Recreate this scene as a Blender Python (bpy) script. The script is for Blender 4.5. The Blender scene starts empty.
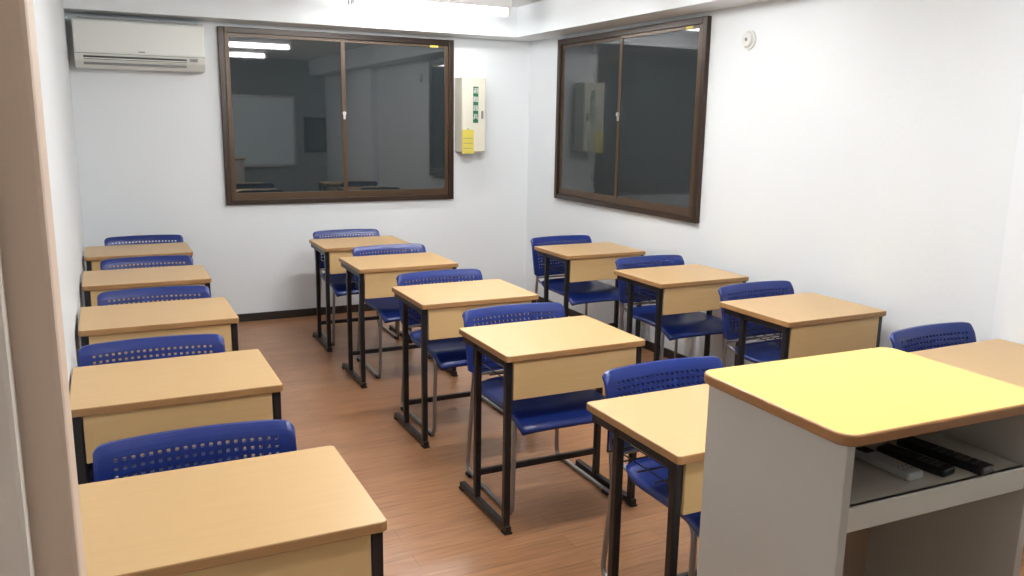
import bpy, bmesh, math
from mathutils import Vector, Matrix
scene=bpy.context.scene
try: scene.view_settings.view_transform='Standard'
except Exception: pass

# ---------------------------------------------------------------- materials
def new_mat(name,col,rough=0.5,spec=0.5,metal=0.0,bump=0.0,bscale=60.0,var=0.0,vscale=3.0,stretch=(1,1,1),coat=0.0,ior=1.5,col2=None):
    m=bpy.data.materials.new(name); m.use_nodes=True
    nt=m.node_tree; b=nt.nodes['Principled BSDF']
    b.inputs['Roughness'].default_value=rough
    b.inputs['Metallic'].default_value=metal
    b.inputs['IOR'].default_value=ior
    b.inputs['Specular IOR Level'].default_value=spec
    b.inputs['Coat Weight'].default_value=coat
    b.inputs['Coat Roughness'].default_value=0.15
    tc=nt.nodes.new('ShaderNodeTexCoord'); mp=nt.nodes.new('ShaderNodeMapping')
    mp.inputs['Scale'].default_value=stretch
    nt.links.new(tc.outputs['Object'],mp.inputs['Vector'])
    nz=nt.nodes.new('ShaderNodeTexNoise'); nz.inputs['Scale'].default_value=vscale; nz.inputs['Detail'].default_value=5
    nt.links.new(mp.outputs['Vector'],nz.inputs['Vector'])
    mx=nt.nodes.new('ShaderNodeMix'); mx.data_type='RGBA'
    c2=col2 if col2 else tuple(c*(1-var) for c in col)
    mx.inputs['A'].default_value=(*col,1); mx.inputs['B'].default_value=(*c2,1)
    nt.links.new(nz.outputs['Fac'],mx.inputs['Factor'])
    nt.links.new(mx.outputs['Result'],b.inputs['Base Color'])
    if bump>0:
        n2=nt.nodes.new('ShaderNodeTexNoise'); n2.inputs['Scale'].default_value=bscale; n2.inputs['Detail'].default_value=4
        nt.links.new(tc.outputs['Object'],n2.inputs['Vector'])
        bp=nt.nodes.new('ShaderNodeBump'); bp.inputs['Strength'].default_value=bump; bp.inputs['Distance'].default_value=0.004
        nt.links.new(n2.outputs['Fac'],bp.inputs['Height']); nt.links.new(bp.outputs['Normal'],b.inputs['Normal'])
    return m
def emis(name,col,st):
    m=bpy.data.materials.new(name); m.use_nodes=True; nt=m.node_tree
    b=nt.nodes['Principled BSDF']; b.inputs['Base Color'].default_value=(.9,.9,.9,1)
    b.inputs['Emission Color'].default_value=(*col,1); b.inputs['Emission Strength'].default_value=st
    return m
def S(r,g,b):
    f=lambda v:((v/255)/12.92 if v/255<=0.04045 else ((v/255+0.055)/1.055)**2.4)
    return (f(r),f(g),f(b))

M_wall=new_mat('wallpaper_white',(.765,.805,.835),0.6,0.3,bump=0.22,bscale=45,var=0.02,vscale=6)
M_pillar=new_mat('pillar_white',(.80,.84,.88),0.6,0.3,bump=0.2,bscale=45,var=0.02)
M_front=new_mat('front_wall_dimmed',(.26,.29,.30),0.6,0.3,bump=0.2,bscale=45,var=0.05)  # front wall darkened in colour, stands in for dim space behind the camera
M_ceil=new_mat('ceiling_white',(.76,.78,.79),0.8,0.2,bump=0.15,bscale=70,var=0.02)
M_base=new_mat('baseboard_dark',(.025,.018,.015),0.4,var=0.2)
M_top=new_mat('desk_laminate',(.57,.385,.185),0.36,0.4,vscale=2.2,stretch=(3,30,1),col2=(.53,.345,.160))
M_edge=new_mat('desk_edge',(.34,.185,.075),0.4,0.4,var=0.1)
M_panel=new_mat('desk_panel_wood',(.60,.42,.20),0.45,0.4,vscale=2,stretch=(2,2,30),col2=(.54,.36,.165))
M_black=new_mat('black_steel',(.008,.008,.010),0.35,0.5,var=0.1)
M_blue=new_mat('blue_plastic',(.006,.022,.160),0.33,0.5,var=0.1)
M_steel=new_mat('grey_steel',(.33,.33,.34),0.3,0.5,metal=0.85,var=0.1)
M_rubber=new_mat('rubber_foot',(.02,.02,.02),0.8,var=0.1)
M_brown=new_mat('bronze_frame',(.030,.015,.008),0.35,0.5,metal=0.2,var=0.1)
M_sash=new_mat('bronze_sash',(.070,.040,.019),0.35,0.5,metal=0.2,var=0.1)
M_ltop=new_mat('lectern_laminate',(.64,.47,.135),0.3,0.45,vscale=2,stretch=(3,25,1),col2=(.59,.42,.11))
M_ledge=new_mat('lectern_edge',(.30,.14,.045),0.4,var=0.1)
M_lbody=new_mat('lectern_painted_steel',(.50,.485,.445),0.45,0.4,var=0.03)
M_lin=new_mat('lectern_inner_board',(.38,.265,.185),0.5,0.4,var=0.06)
M_shelf=new_mat('lectern_shelf',(.64,.62,.55),0.4,0.4,var=0.02)
M_acw=new_mat('ac_plastic',(.76,.78,.75),0.35,0.4,var=0.01)
M_grey=new_mat('grey_plastic',S(120,124,126),0.4,var=0.05)
M_dgrey=new_mat('dark_slot',S(40,42,44),0.5,var=0.05)
M_cream=new_mat('cream_box_steel',(.70,.68,.58),0.4,0.4,var=0.02)
M_green=new_mat('green_label',(.01,.12,.055),0.5,var=0.02)
M_white=new_mat('white_print',(.75,.77,.74),0.5,var=0.01)
M_yell=new_mat('yellow_tag',(.66,.56,.10),0.5,var=0.03)
M_jamb=new_mat('door_frame_wood',(.70,.56,.45),0.5,0.4,vscale=3,stretch=(20,20,1),col2=(.64,.50,.40))
M_jamb2=new_mat('door_casing_pale',(.80,.74,.68),0.5,0.4,vscale=3,stretch=(20,20,1),col2=(.76,.70,.63))
M_lamp=emis('tube_glow',(1.0,0.985,0.96),97)
M_lamp2=emis('tube_glow_far',(1.0,0.985,0.96),36)
M_lbase=new_mat('lamp_housing',(.7,.7,.7),0.5,var=0.01)
M_rw=new_mat('remote_white',(.42,.43,.42),0.4,var=0.02)
M_rb=new_mat('remote_black',S(28,28,32),0.35,var=0.05)
M_board=new_mat('whiteboard_surface',(.72,.84,.90),0.25,0.5,var=0.01)
M_alu=new_mat('aluminium_trim',(.6,.6,.6),0.35,metal=0.8,var=0.02)
M_screen=new_mat('screen_black',(.01,.01,.012),0.15,var=0.1)
M_glass=new_mat('night_glass',(.021,.028,.031),0.02,0.5,ior=1.85,var=0.1)
M_glass2=new_mat('night_glass_side',(.030,.037,.039),0.03,0.5,ior=1.55,var=0.1)

def floor_mat():
    m=bpy.data.materials.new('wood_plank_floor'); m.use_nodes=True; nt=m.node_tree; b=nt.nodes['Principled BSDF']
    tc=nt.nodes.new('ShaderNodeTexCoord'); mp=nt.nodes.new('ShaderNodeMapping')
    nt.links.new(tc.outputs['Object'],mp.inputs['Vector'])
    br=nt.nodes.new('ShaderNodeTexBrick'); br.offset=0.37
    br.inputs['Scale'].default_value=1.0; br.inputs['Brick Width'].default_value=0.9; br.inputs['Row Height'].default_value=0.10
    br.inputs['Mortar Size'].default_value=0.0012; br.inputs['Mortar Smooth'].default_value=0.3; br.inputs['Bias'].default_value=0
    br.inputs['Color1'].default_value=(.365,.182,.088,1); br.inputs['Color2'].default_value=(.305,.146,.068,1); br.inputs['Mortar'].default_value=(.19,.088,.042,1)
    nt.links.new(mp.outputs['Vector'],br.inputs['Vector'])
    mp2=nt.nodes.new('ShaderNodeMapping'); mp2.inputs['Scale'].default_value=(3,40,1)
    nt.links.new(tc.outputs['Object'],mp2.inputs['Vector'])
    nz=nt.nodes.new('ShaderNodeTexNoise'); nz.inputs['Scale'].default_value=1.6; nz.inputs['Detail'].default_value=8; nz.inputs['Roughness'].default_value=0.6
    nt.links.new(mp2.outputs['Vector'],nz.inputs['Vector'])
    rp=nt.nodes.new('ShaderNodeMapRange'); rp.inputs['From Min'].default_value=0.3; rp.inputs['From Max'].default_value=0.7
    rp.inputs['To Min'].default_value=0.70; rp.inputs['To Max'].default_value=1.18
    nt.links.new(nz.outputs['Fac'],rp.inputs['Value'])
    mx=nt.nodes.new('ShaderNodeMix'); mx.data_type='RGBA'; mx.blend_type='MULTIPLY'; mx.inputs['Factor'].default_value=1
    nt.links.new(br.outputs['Color'],mx.inputs['A']); nt.links.new(rp.outputs['Result'],mx.inputs['B'])
    nt.links.new(mx.outputs['Result'],b.inputs['Base Color'])
    b.inputs['Roughness'].default_value=0.30; b.inputs['Specular IOR Level'].default_value=0.5
    return m
M_floor=floor_mat()

# ---------------------------------------------------------------- mesh builder
class MB:
    def __init__(s): s.v=[];s.f=[];s.m=[];s.sm=[];s.mats=[]
    def mi(s,mat):
        if mat not in s.mats: s.mats.append(mat)
        return s.mats.index(mat)
    def raw(s,vs,fs,mat,smooth=False):
        o=len(s.v); s.v+= [tuple(v) for v in vs]; k=s.mi(mat)
        for f in fs: s.f.append(tuple(i+o for i in f)); s.m.append(k); s.sm.append(smooth)
    def addbm(s,bm,mat,smooth=False):
        bm.verts.index_update()
        s.raw([v.co[:] for v in bm.verts],[[v.index for v in f.verts] for f in bm.faces],mat,smooth); bm.free()
    def box(s,x0,x1,y0,y1,z0,z1,mat,bev=0.0,seg=2,rot=None,piv=None):
        bm=bmesh.new(); bmesh.ops.create_cube(bm,size=1)
        for v in bm.verts: v.co=Vector(((x0+x1)/2+v.co.x*(x1-x0),(y0+y1)/2+v.co.y*(y1-y0),(z0+z1)/2+v.co.z*(z1-z0)))
        if bev>0: bmesh.ops.bevel(bm,geom=bm.edges[:],offset=bev,segments=seg,affect='EDGES',profile=0.5)
        if rot is not None: bmesh.ops.transform(bm,matrix=Matrix.Translation(piv)@rot.to_4x4()@Matrix.Translation(-Vector(piv)),verts=bm.verts)
        s.addbm(bm,mat)
    def tube(s,pts,r,mat,n=10):
        pts=[Vector(p) for p in pts]; vs=[];fs=[]
        T0=(pts[1]-pts[0]).normalized(); N=T0.orthogonal().normalized()
        for i,p in enumerate(pts):
            if i==0:T=T0
            elif i==len(pts)-1:T=(pts[i]-pts[i-1]).normalized()
            else:T=((pts[i+1]-pts[i]).normalized()+(pts[i]-pts[i-1]).normalized()).normalized()
            N=(N-T*N.dot(T)).normalized(); Bn=T.cross(N)
            for k in range(n):
                a=2*math.pi*k/n; vs.append(p+(N*math.cos(a)+Bn*math.sin(a))*r)
        for i in range(len(pts)-1):
            for k in range(n):
                a=i*n+k;b=i*n+(k+1)%n; fs.append((a,b,b+n,a+n))
        fs.append(tuple(range(n-1,-1,-1))); e=(len(pts)-1)*n; fs.append(tuple(range(e,e+n)))
        s.raw(vs,fs,mat,True)
    def cyl(s,c,ax,r,h,mat,n=24,r2=None):
        c=Vector(c);ax=Vector(ax).normalized();N=ax.orthogonal().normalized();B=ax.cross(N);r2=r if r2 is None else r2
        vs=[c+(N*math.cos(2*math.pi*k/n)+B*math.sin(2*math.pi*k/n))*r for k in range(n)]+[c+ax*h+(N*math.cos(2*math.pi*k/n)+B*math.sin(2*math.pi*k/n))*r2 for k in range(n)]
        fs=[(k,(k+1)%n,(k+1)%n+n,k+n) for k in range(n)]+[tuple(range(n-1,-1,-1)),tuple(range(n,2*n))]
        s.raw(vs,fs,mat)
    def slab(s,x0,x1,y0,y1,z0,z1,rad,mt,me,bev=0.003,n=6):
        out=[]
        for cx,cy,a0 in [(x1-rad,y1-rad,0),(x0+rad,y1-rad,90),(x0+rad,y0+rad,180),(x1-rad,y0+rad,270)]:
            for k in range(n+1):
                a=math.radians(a0+90*k/n); out.append((cx,cy,math.cos(a),math.sin(a)))
        L=len(out); rings=[(rad-bev,z0),(rad,z0+bev),(rad,z1-bev),(rad-bev*0.3,z1-bev*0.3),(rad-bev,z1)]
        vs=[(cx+c*r,cy+sn*r,z) for r,z in rings for cx,cy,c,sn in out]; fs=[]
        for j in range(len(rings)-1):
            for k in range(L): fs.append((j*L+k,j*L+(k+1)%L,(j+1)*L+(k+1)%L,(j+1)*L+k))
        fs.append(tuple(range(L-1,-1,-1))); s.raw(vs,fs,me)
        s.raw(vs[-L:],[tuple(range(L))],mt)
    def mesh(s,name):
        me=bpy.data.meshes.new(name); me.from_pydata(s.v,[],s.f)
        for m in s.mats: me.materials.append(m)
        for p,k,sm in zip(me.polygons,s.m,s.sm): p.material_index=k; p.use_smooth=sm
        me.update(); return me
    def obj(s,name,loc=(0,0,0),rz=0):
        o=bpy.data.objects.new(name,s.mesh(name)); o.location=loc; o.rotation_euler=(0,0,rz); scene.collection.objects.link(o); return o
def fillet(pts,rad,n=6):
    pts=[Vector(p) for p in pts]; out=[pts[0]]
    for i in range(1,len(pts)-1):
        a,b,c=pts[i-1],pts[i],pts[i+1]; u=(a-b);w=(c-b); r=min(rad,u.length*.45,w.length*.45)
        p0=b+u.normalized()*r;p2=b+w.normalized()*r
        for k in range(n+1):
            t=k/n; out.append(p0*(1-t)**2+b*2*t*(1-t)+p2*t*t)
    out.append(pts[-1]); return out

# ---------------------------------------------------------------- room
XL,XR,YF,YB,ZC=-0.14,3.31,-0.75,6.43,2.42
def simple(name,*a,mat,bev=0):
    mb=MB(); mb.box(*a,mat,bev); return mb.obj(name)
simple('floor',XL-.3,XR+.1,YF-.1,YB+.1,-.1,0,mat=M_floor)
simple('ceiling',XL-.3,XR+.1,YF-.1,YB+.1,ZC,ZC+.1,mat=M_ceil)
simple('wall_back',XL-.1,XR+.1,YB,YB+.1,0,ZC,mat=M_wall)
simple('wall_right',XR,XR+.1,YF-.1,YB,0,ZC,mat=M_wall)
simple('wall_front',XL-.3,XR+.1,YF-.1,YF,0,ZC,mat=M_front)
simple('wall_left',XL-.1,XL,0.73,YB,0,ZC,mat=M_wall)
simple('wall_entry',XL-.1,XL,YF,-0.42,0,ZC,mat=M_wall)
simple('trim_lintel',XL-.1,XL,-0.42,0.73,2.13,ZC,mat=M_wall)
simple('trim_soffit_back',XL,XR,YB-.25,YB,2.19,ZC,mat=M_wall)
simple('trim_soffit_right',XR-.25,XR,YF,YB-.25,2.19,ZC,mat=M_wall)
simple('trim_pillar_right',3.222,XR,0.9,2.085,0,2.19,mat=M_pillar)
simple('baseboard_back',XL,XR-.012,YB-.012,YB,0,.06,mat=M_base)
simple('baseboard_right',XR-.012,XR,2.09,YB,0,.06,mat=M_base)
simple('baseboard_left',XL,XL+.008,0.74,YB-.012,0,.06,mat=M_base)
mb=MB()
mb.box(XL-.1,-0.040,0.66,0.73,0,2.12,M_jamb2,0.004)
mb.box(XL-.1,-0.033,0.60,0.675,0,2.12,M_jamb,0.004)
mb.box(XL-.1,-0.060,0.585,0.61,0,2.12,M_jamb2,0.004)
mb.box(XL-.1,-0.10,-0.42,-0.34,0,2.12,M_jamb,0.004)
mb.box(XL-.1,-0.10,-0.34,0.60,2.05,2.12,M_jamb,0.004)
mb.box(XL-.08,XL-.045,-0.34,0.60,0.01,2.05,M_jamb2,0.002)
mb.box(XL-.045,XL-.02,0.45,0.48,0.95,1.10,M_steel,0.004)
mb.obj('door_1')

# ---------------------------------------------------------------- windows
def window(name,W,Hh,mull,flip=False,glass=None):
    mb=MB(); f=.042; d=.034
    mb.box(0,f,-d,0,0,Hh,M_brown,.004); mb.box(W-f,W,-d,0,0,Hh,M_brown,.004)
    mb.box(f,W-f,-d,0,0,f*.9,M_brown,.004); mb.box(f,W-f,-d,0,Hh-f,Hh,M_brown,.004)
    s=.032
    def sash(x0,x1,yo):
        z0=f*.9;z1=Hh-f
        mb.box(x0,x0+s,yo-.012,yo+.004,z0,z1,M_sash,.002); mb.box(x1-s,x1,yo-.012,yo+.004,z0,z1,M_sash,.002)
        mb.box(x0+s,x1-s,yo-.012,yo+.004,z0,z0+.05,M_sash,.002); mb.box(x0+s,x1-s,yo-.012,yo+.004,z1-.022,z1,M_sash,.002)
        mb.box(x0+s,x1-s,yo-.006,yo-.001,z0+.05,z1-.022,glass)
    sash(f,mull+s/2,-.020 if not flip else -.004)
    sash(mull-s/2,W-f,-.004 if not flip else -.020)
    mb.box(mull-.008,mull+.008,-.042,-.030,Hh*.50,Hh*.50+.05,M_alu,.003)
    mb.cyl((mull,-.032,Hh*.5+.045),(0,-1,0),.014,.014,M_alu,16)
    mb.box(W-.20,W-.13,-.0175 if not flip else -.0335,-.010,Hh-f-.022,Hh-f-.004,M_yell)
    return mb
window('w',1.80,1.267,.895,glass=M_glass).obj('window_1',(.81,YB,.893))
window('w',1.81,1.232,.90,flip=True,glass=M_glass2).obj('window_2',(XR,5.895,.929),-math.pi/2)

# ---------------------------------------------------------------- desk
def desk_mesh():
    mb=MB(); w=.303; d=.2315; H=.70
    mb.slab(-w,w,-d,d,H-.024,H,.014,M_top,M_edge)
    mb.box(-w+.035,w-.035,-.217,-.200,H-.024-.15,H-.024,M_panel,.002)
    t=.0125
    for s in (-1,1):
        x=s*.284
        for y in (-.200,.070): mb.box(x-t,x+t,y-t,y+t,.025,H-.024,M_black,.003)
        mb.box(x-t,x+t,-.225,.225,.006,.031,M_black,.003)
        mb.box(x-t,x+t,-.19,.20,H-.05,H-.024,M_black,.003)
        for y in (-.21,.21): mb.box(x-.015,x+.015,y-.018,y+.018,0,.008,M_rubber)
    mb.box(-.272,.272,.06,.08,.12,.145,M_black,.003)
    mb.box(-.272,.272,.06,.08,H-.05,H-.03,M_black,.003)
    zs=H-.135
    for y in (-.17,-.09,-.01,.07,.15): mb.tube([(-.27,y,zs),(.27,y,zs)],.0028,M_black,6)
    for k in range(9):
        x=-.24+.06*k; mb.tube(fillet([(x,-.185,zs+.05),(x,-.175,zs+.003),(x,.165,zs+.003),(x,.17,zs+.03)],.01,3),.0022,M_black,6)
    for s in (-1,1):
        for y in (-.15,.15): mb.tube([(s*.268,y,zs),(s*.268,y,H-.04)],.003,M_black,6)
    return mb.mesh('student_desk')
# ---------------------------------------------------------------- chair
def chair_mesh():
    mb=MB()
    nu,nv=20,20
    def P(i,j):
        u=-1+2*i/nu; v=-1+2*j/nv
        cx=1-0.07*abs(v)**6; cy=1-0.06*abs(u)**6
        x=.225*u*cx; y=-.035+.225*v*cy
        z=.432-.010*(1-u*u)*(1-v*v)-.012*abs(u)**5
        if v<-.45: z-=.055*((-.45-v)/.55)**2
        if v>.6: z+=.018*((v-.6)/.4)**2
        return x,y,z
    N=(nu+1)*(nv+1); vs=[P(i,j) for j in range(nv+1) for i in range(nu+1)]
    vs+=[(x*.985,y,z-.014) for x,y,z in vs]; fs=[]
    id=lambda i,j:j*(nu+1)+i
    for j in range(nv):
        for i in range(nu):
            a,b,c,d=id(i,j),id(i+1,j),id(i+1,j+1),id(i,j+1); fs.append((a,b,c,d)); fs.append((d+N,c+N,b+N,a+N))
    for i in range(nu):
        fs.append((id(i,0)+N,id(i+1,0)+N,id(i+1,0),id(i,0))); fs.append((id(i,nv),id(i+1,nv),id(i+1,nv)+N,id(i,nv)+N))
    for j in range(nv):
        fs.append((id(0,j),id(0,j+1),id(0,j+1)+N,id(0,j)+N)); fs.append((id(nu,j)+N,id(nu,j+1)+N,id(nu,j+1),id(nu,j)))
    mb.raw(vs,fs,M_blue,True)
    # perforated backrest
    hw=.244; c=.0205; nc,nr=20,9
    us=[-hw,-hw+.004,-hw+.010,-hw+.020]+[-nc*c/2+c*k for k in range(nc+1)]+[hw-.020,hw-.010,hw-.004,hw]
    z0,z1=.468,.731; v0=z1-.030-nr*c
    vsn=sorted([z0,z0+.006,z0+.02]+[v0+c*k for k in range(nr+1)]+[z1-.020,z1-.008,z1])
    def mp(u,z,side):
        t=(z-z0)/(z1-z0); q=abs(u)/hw
        zz=z-.020*max(t,0)*q**26 + .018*(1-t)*q**14 + .004*t*(1-q*q)
        y=.205+.055*t+.024*(1-q*q) + .012*max(0,(t-.85)/.15)**2
        return (u,y+ (0 if side==0 else .013),zz)
    vs=[];fs=[];key={}
    def V(u,z,sd):
        k=(round(u,5),round(z,5),sd)
        if k not in key: key[k]=len(vs); vs.append(mp(u,z,sd))
        return key[k]
    for i in range(len(us)-1):
        for j in range(len(vsn)-1):
            u0,u1,a0,a1=us[i],us[i+1],vsn[j],vsn[j+1]
            hole=(4<=i<4+nc) and abs((a1-a0)-c)<1e-5 and a0>=v0-1e-6 and a1<=v0+nr*c+1e-6
            for sd in (0,1):
                C=[V(u0,a0,sd),V(u1,a0,sd),V(u1,a1,sd),V(u0,a1,sd)]
                if not hole: fs.append(tuple(C) if sd==0 else tuple(C[::-1])); continue
                cu=(u0+u1)/2;ca=(a0+a1)/2
                rr=[.0048,.0060]*4
                h=[V(cu+rr[k]*math.cos(math.pi/4*k),ca+rr[k]*math.sin(math.pi/4*k),sd) for k in range(8)]
                tr=[(C[1],C[2],h[0]),(C[2],C[3],h[2]),(C[3],C[0],h[4]),(C[0],C[1],h[6]),
                    (C[2],h[1],h[0]),(C[2],h[2],h[1]),(C[3],h[3],h[2]),(C[3],h[4],h[3]),(C[0],h[5],h[4]),(C[0],h[6],h[5]),(C[1],h[7],h[6]),(C[1],h[0],h[7])]
                fs+= tr if sd==0 else [t[::-1] for t in tr]
                if sd==0: h0=h
                else:
                    for k in range(8): fs.append((h0[k],h0[(k+1)%8],h[(k+1)%8],h[k]))
    for i in range(len(us)-1):
        for a,fl in ((vsn[0],0),(vsn[-1],1)):
            f=(V(us[i],a,0),V(us[i],a,1),V(us[i+1],a,1),V(us[i+1],a,0)); fs.append(f if not fl else f[::-1])
    for j in range(len(vsn)-1):
        for u,fl in ((us[0],1),(us[-1],0)):
            f=(V(u,vsn[j],0),V(u,vsn[j],1),V(u,vsn[j+1],1),V(u,vsn[j+1],0)); fs.append(f if not fl else f[::-1])
    mb.raw(vs,fs,M_blue,False)
    for s in (-1,1):
        path=fillet([(s*.20,.285,.66),(s*.205,.238,.46),(s*.225,.265,.012),(s*.232,-.215,.012),(s*.212,-.19,.405),(s*.19,.14,.405)],.045,6)
        mb.tube(path,.0095,M_steel,10)
        for y in (-.17,.22): mb.box(s*.2315-.013,s*.2315+.013,y-.02,y+.02,0,.016,M_rubber,.003)
        mb.tube([(s*.205,.238,.44),(s*.19,.15,.407)],.008,M_steel,8)
    mb.tube([(-.20,.13,.405),(.20,.13,.405)],.008,M_steel,8)
    mb.tube([(-.212,-.16,.400),(.212,-.16,.400)],.008,M_steel,8)
    mb.tube([(-.203,.238,.455),(.203,.238,.455)],.007,M_steel,8)
    return mb.mesh('stacking_chair')
DM=desk_mesh(); CM=chair_mesh()
cx=[-.127,1.266,2.608]
rowsL=[2.025,3.041,4.025,4.981,5.93]; rowsM=[2.05,3.046,3.966,4.957,5.791]
import random; random.seed(4)
dxL=[.012,-.008,0,0,0]; dxM=[0,-.004,.010,-.004,.003]; dxR=[0,0,0,0]
cL=[-.018,-.047,.008,.028,.050]; cM=[.100,.020,.022,.075,.004]; cR=[.10,.075,.060,.0]
def place(x0,yfar,dx,cj):
    X=x0+.303+dx; Y=yfar-.2315
    o=bpy.data.objects.new('student_desk',DM); o.location=(X,Y,0); scene.collection.objects.link(o)
    o=bpy.data.objects.new('stacking_chair',CM); o.location=(X+cj,Y+.105+random.uniform(-.01,.01),0); o.rotation_euler=(0,0,random.uniform(-.02,.02)); scene.collection.objects.link(o)
for i in range(5): place(cx[0],rowsL[i],dxL[i],cL[i])
for i in range(5): place(cx[1],rowsM[i],dxM[i],cM[i])
for i in range(4): place(cx[2],rowsM[i],dxR[i],cR[i])

# ---------------------------------------------------------------- lectern
mb=MB(); w,d=.571,.427
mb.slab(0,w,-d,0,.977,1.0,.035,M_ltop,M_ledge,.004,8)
a=.018
mb.box(a,a+.02,-d+.015,-a,0.03,.977,M_lbody,.002)
mb.box(w-a-.02,w-a,-d+.015,-a,0.03,.977,M_lbody,.002)
mb.box(a+.02,w-a-.02,-a-.018,-a,0.03,.977,M_lbody,.001)
mb.box(a+.02,w-a-.02,-a-.022,-a-.0185,0.06,.80,M_lin)
mb.box(a+.02,w-a-.02,-d+.022,-a-.022,.835,.85,M_shelf,.002)
mb.box(a+.02,w-a-.02,-d+.020,-d+.034,.80,.85,M_shelf,.003)
mb.box(a+.02,w-a-.02,-d+.04,-a-.022,.05,.075,M_shelf,.003)
mb.box(a,w-a,-d+.03,-a,0,.03,M_dgrey)
lect=mb.obj('lectern',(1.146,1.390,0),-.031)
def remote(x,y,L,W,mat,rz,rows=5):
    mb=MB(); mb.box(-W/2,W/2,-L/2,L/2,0,.017,mat,.005,3)
    for i in range(3):
        for j in range(rows): mb.cyl((-W*.26+W*.26*i,-L*.36+L*.09*j,.0166),(0,0,1),.0026,.0012,M_grey,8)
    mb.box(-W*.3,W*.3,L*.24,L*.42,.0165,.0175,M_dgrey)
    mb.obj('remote_control',(x,y,.8502),rz)
remote(1.395,1.09,.15,.045,M_rw,.0,2)
remote(1.465,1.075,.15,.042,M_rb,.12,4)
remote(1.545,1.068,.19,.045,M_rb,.10,6)

# ---------------------------------------------------------------- air conditioner
mb=MB(); L=.80
prof=[(0,0.0),(0,.315),(-.14,.315),(-.185,.300),(-.20,.265),(-.20,.09),(-.185,.045),(-.13,.0)]
n=len(prof); vs=[(0,y,z) for y,z in prof]+[(L,y,z) for y,z in prof]
fs=[tuple(range(n)),tuple(range(2*n-1,n-1,-1))]+[(k,k+n,(k+1)%n+n,(k+1)%n) for k in range(n)]
mb.raw(vs,fs,M_acw)
mb.box(.005,L-.005,-.2025,-.19,.095,.29,M_acw,.004)
mb.box(.05,L-.12,-.198,-.17,.052,.075,M_dgrey,.002)
mb.box(.05,L-.12,-.202,-.185,.055,.062,M_acw,.001)
mb.box(.05,L-.12,-.175,-.15,.02,.034,M_grey,.001)
mb.box(.0,L,-.2035,-.195,.088,.091,M_grey)
mb.box(L-.10,L-.05,-.204,-.19,.06,.078,M_grey,.001)
mb.box(L*.5-.02,L*.5+.02,-.2035,-.202,.105,.112,M_grey)
for k in range(14): mb.box(.03,L-.03,-.135+.009*k,-.131+.009*k,.313,.319,M_grey)
mb.obj('air_conditioner',(-.10,YB,1.835))

# ---------------------------------------------------------------- wall box
mb=MB()
mb.box(0,.21,-.15,0,0,.59,M_cream,.005)
mb.box(.006,.204,-.157,-.148,.006,.584,M_cream,.004)
mb.box(.095,.140,-.159,-.156,.235,.52,M_green)
mb.box(.165,.18,-.170,-.156,.27,.33,M_steel,.003)
mb.box(0.0,.10,-.163,-.158,-.01,.18,M_yell)
mb.cyl((.05,-.160,.185),(0,-1,0),.006,.006,M_steel,10)
for k in range(3): mb.box(.012,.088,-.1638,-.163,.03+.04*k,.034+.04*k,M_grey)
box=mb.obj('escape_equipment_box',(2.63,YB,1.28))
for k,ch in enumerate('避難器具'):
    c=bpy.data.curves.new('label_text','FONT'); c.body=ch; c.size=.048; c.align_x='CENTER'; c.align_y='CENTER'; c.extrude=.0004
    c.materials.append(M_white)
    t=bpy.data.objects.new('label_text',c); t.parent=box; t.location=(.117,-.1596,.485-.068*k); t.rotation_euler=(math.pi/2,0,0); scene.collection.objects.link(t)

# ---------------------------------------------------------------- detector
mb=MB(); mb.cyl((0,0,0),(-1,0,0),.054,.010,M_acw,32); mb.cyl((-.010,0,0),(-1,0,0),.046,.014,M_lbase,32,.036); mb.cyl((-.024,0,0),(-1,0,0),.010,.002,M_grey,16)
mb.obj('smoke_detector',(XR,3.75,2.0))

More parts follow.
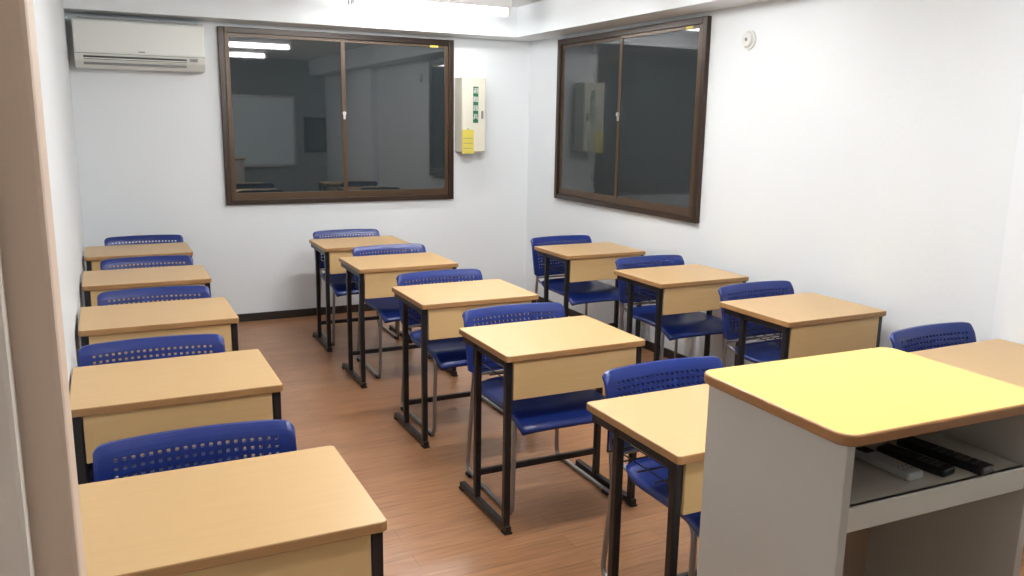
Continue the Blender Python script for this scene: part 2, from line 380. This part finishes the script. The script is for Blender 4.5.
# ---------------------------------------------------------------- lamps
def lamp(x0,x1,y,mat,h=.055):
    mb=MB()
    mb.box(x0,x1,y-.06,y+.06,ZC-h,ZC,M_lbase,.004)
    for dy in (-.032,.032):
        mb.tube([(x0+.03,y+dy,ZC-h-.03),(x1-.03,y+dy,ZC-h-.03)],.016,mat,10)
        for x in (x0+.015,x1-.015): mb.box(x-.012,x+.012,y+dy-.018,y+dy+.018,ZC-h-.05,ZC-h,M_lbase,.002)
    mb.obj('ceiling_lamp')
lamp(1.60,2.80,5.80,M_lamp2,.075); lamp(1.30,2.55,4.15,M_lamp); lamp(.85,2.10,2.6,M_lamp); lamp(.85,2.10,1.0,M_lamp)

# ---------------------------------------------------------------- front wall items
mb=MB(); mb.box(1.60,2.80,YF,YF+.02,.80,1.85,M_board,.002)
for a in [(1.58,2.82,YF,YF+.03,1.84,1.87),(1.58,2.82,YF,YF+.03,.78,.81),(1.58,1.61,YF,YF+.03,.78,1.87),(2.79,2.82,YF,YF+.03,.78,1.87),(1.8,2.6,YF+.02,YF+.09,.77,.785)]: mb.box(*a,M_alu,.002)
mb.obj('whiteboard')
mb=MB(); mb.box(2.95,3.29,YF,YF+.06,1.0,1.55,M_rb,.005); mb.box(2.97,3.27,YF+.058,YF+.062,1.03,1.52,M_screen)
mb.obj('display_monitor')

# ---------------------------------------------------------------- world + camera
w=bpy.data.worlds.new('night'); scene.world=w; w.use_nodes=True
w.node_tree.nodes['Background'].inputs[0].default_value=(.02,.022,.03,1)
yaw,pitch,roll=.459,.198,.016
f=Vector((math.sin(yaw)*math.cos(pitch),math.cos(yaw)*math.cos(pitch),-math.sin(pitch)))
r=Vector((math.cos(yaw),-math.sin(yaw),0)); u=r.cross(f)
r2=r*math.cos(roll)+u*math.sin(roll); u2=-r*math.sin(roll)+u*math.cos(roll)
cam=bpy.data.cameras.new('camera'); co=bpy.data.objects.new('camera',cam); scene.collection.objects.link(co)
cam.sensor_width=36; cam.lens=829.6/1024*36; cam.clip_start=.02
m=Matrix.Identity(4)
for i in range(3): m[i][0]=r2[i]; m[i][1]=u2[i]; m[i][2]=-f[i]
m[2][3]=1.53
co.matrix_world=m; scene.camera=co
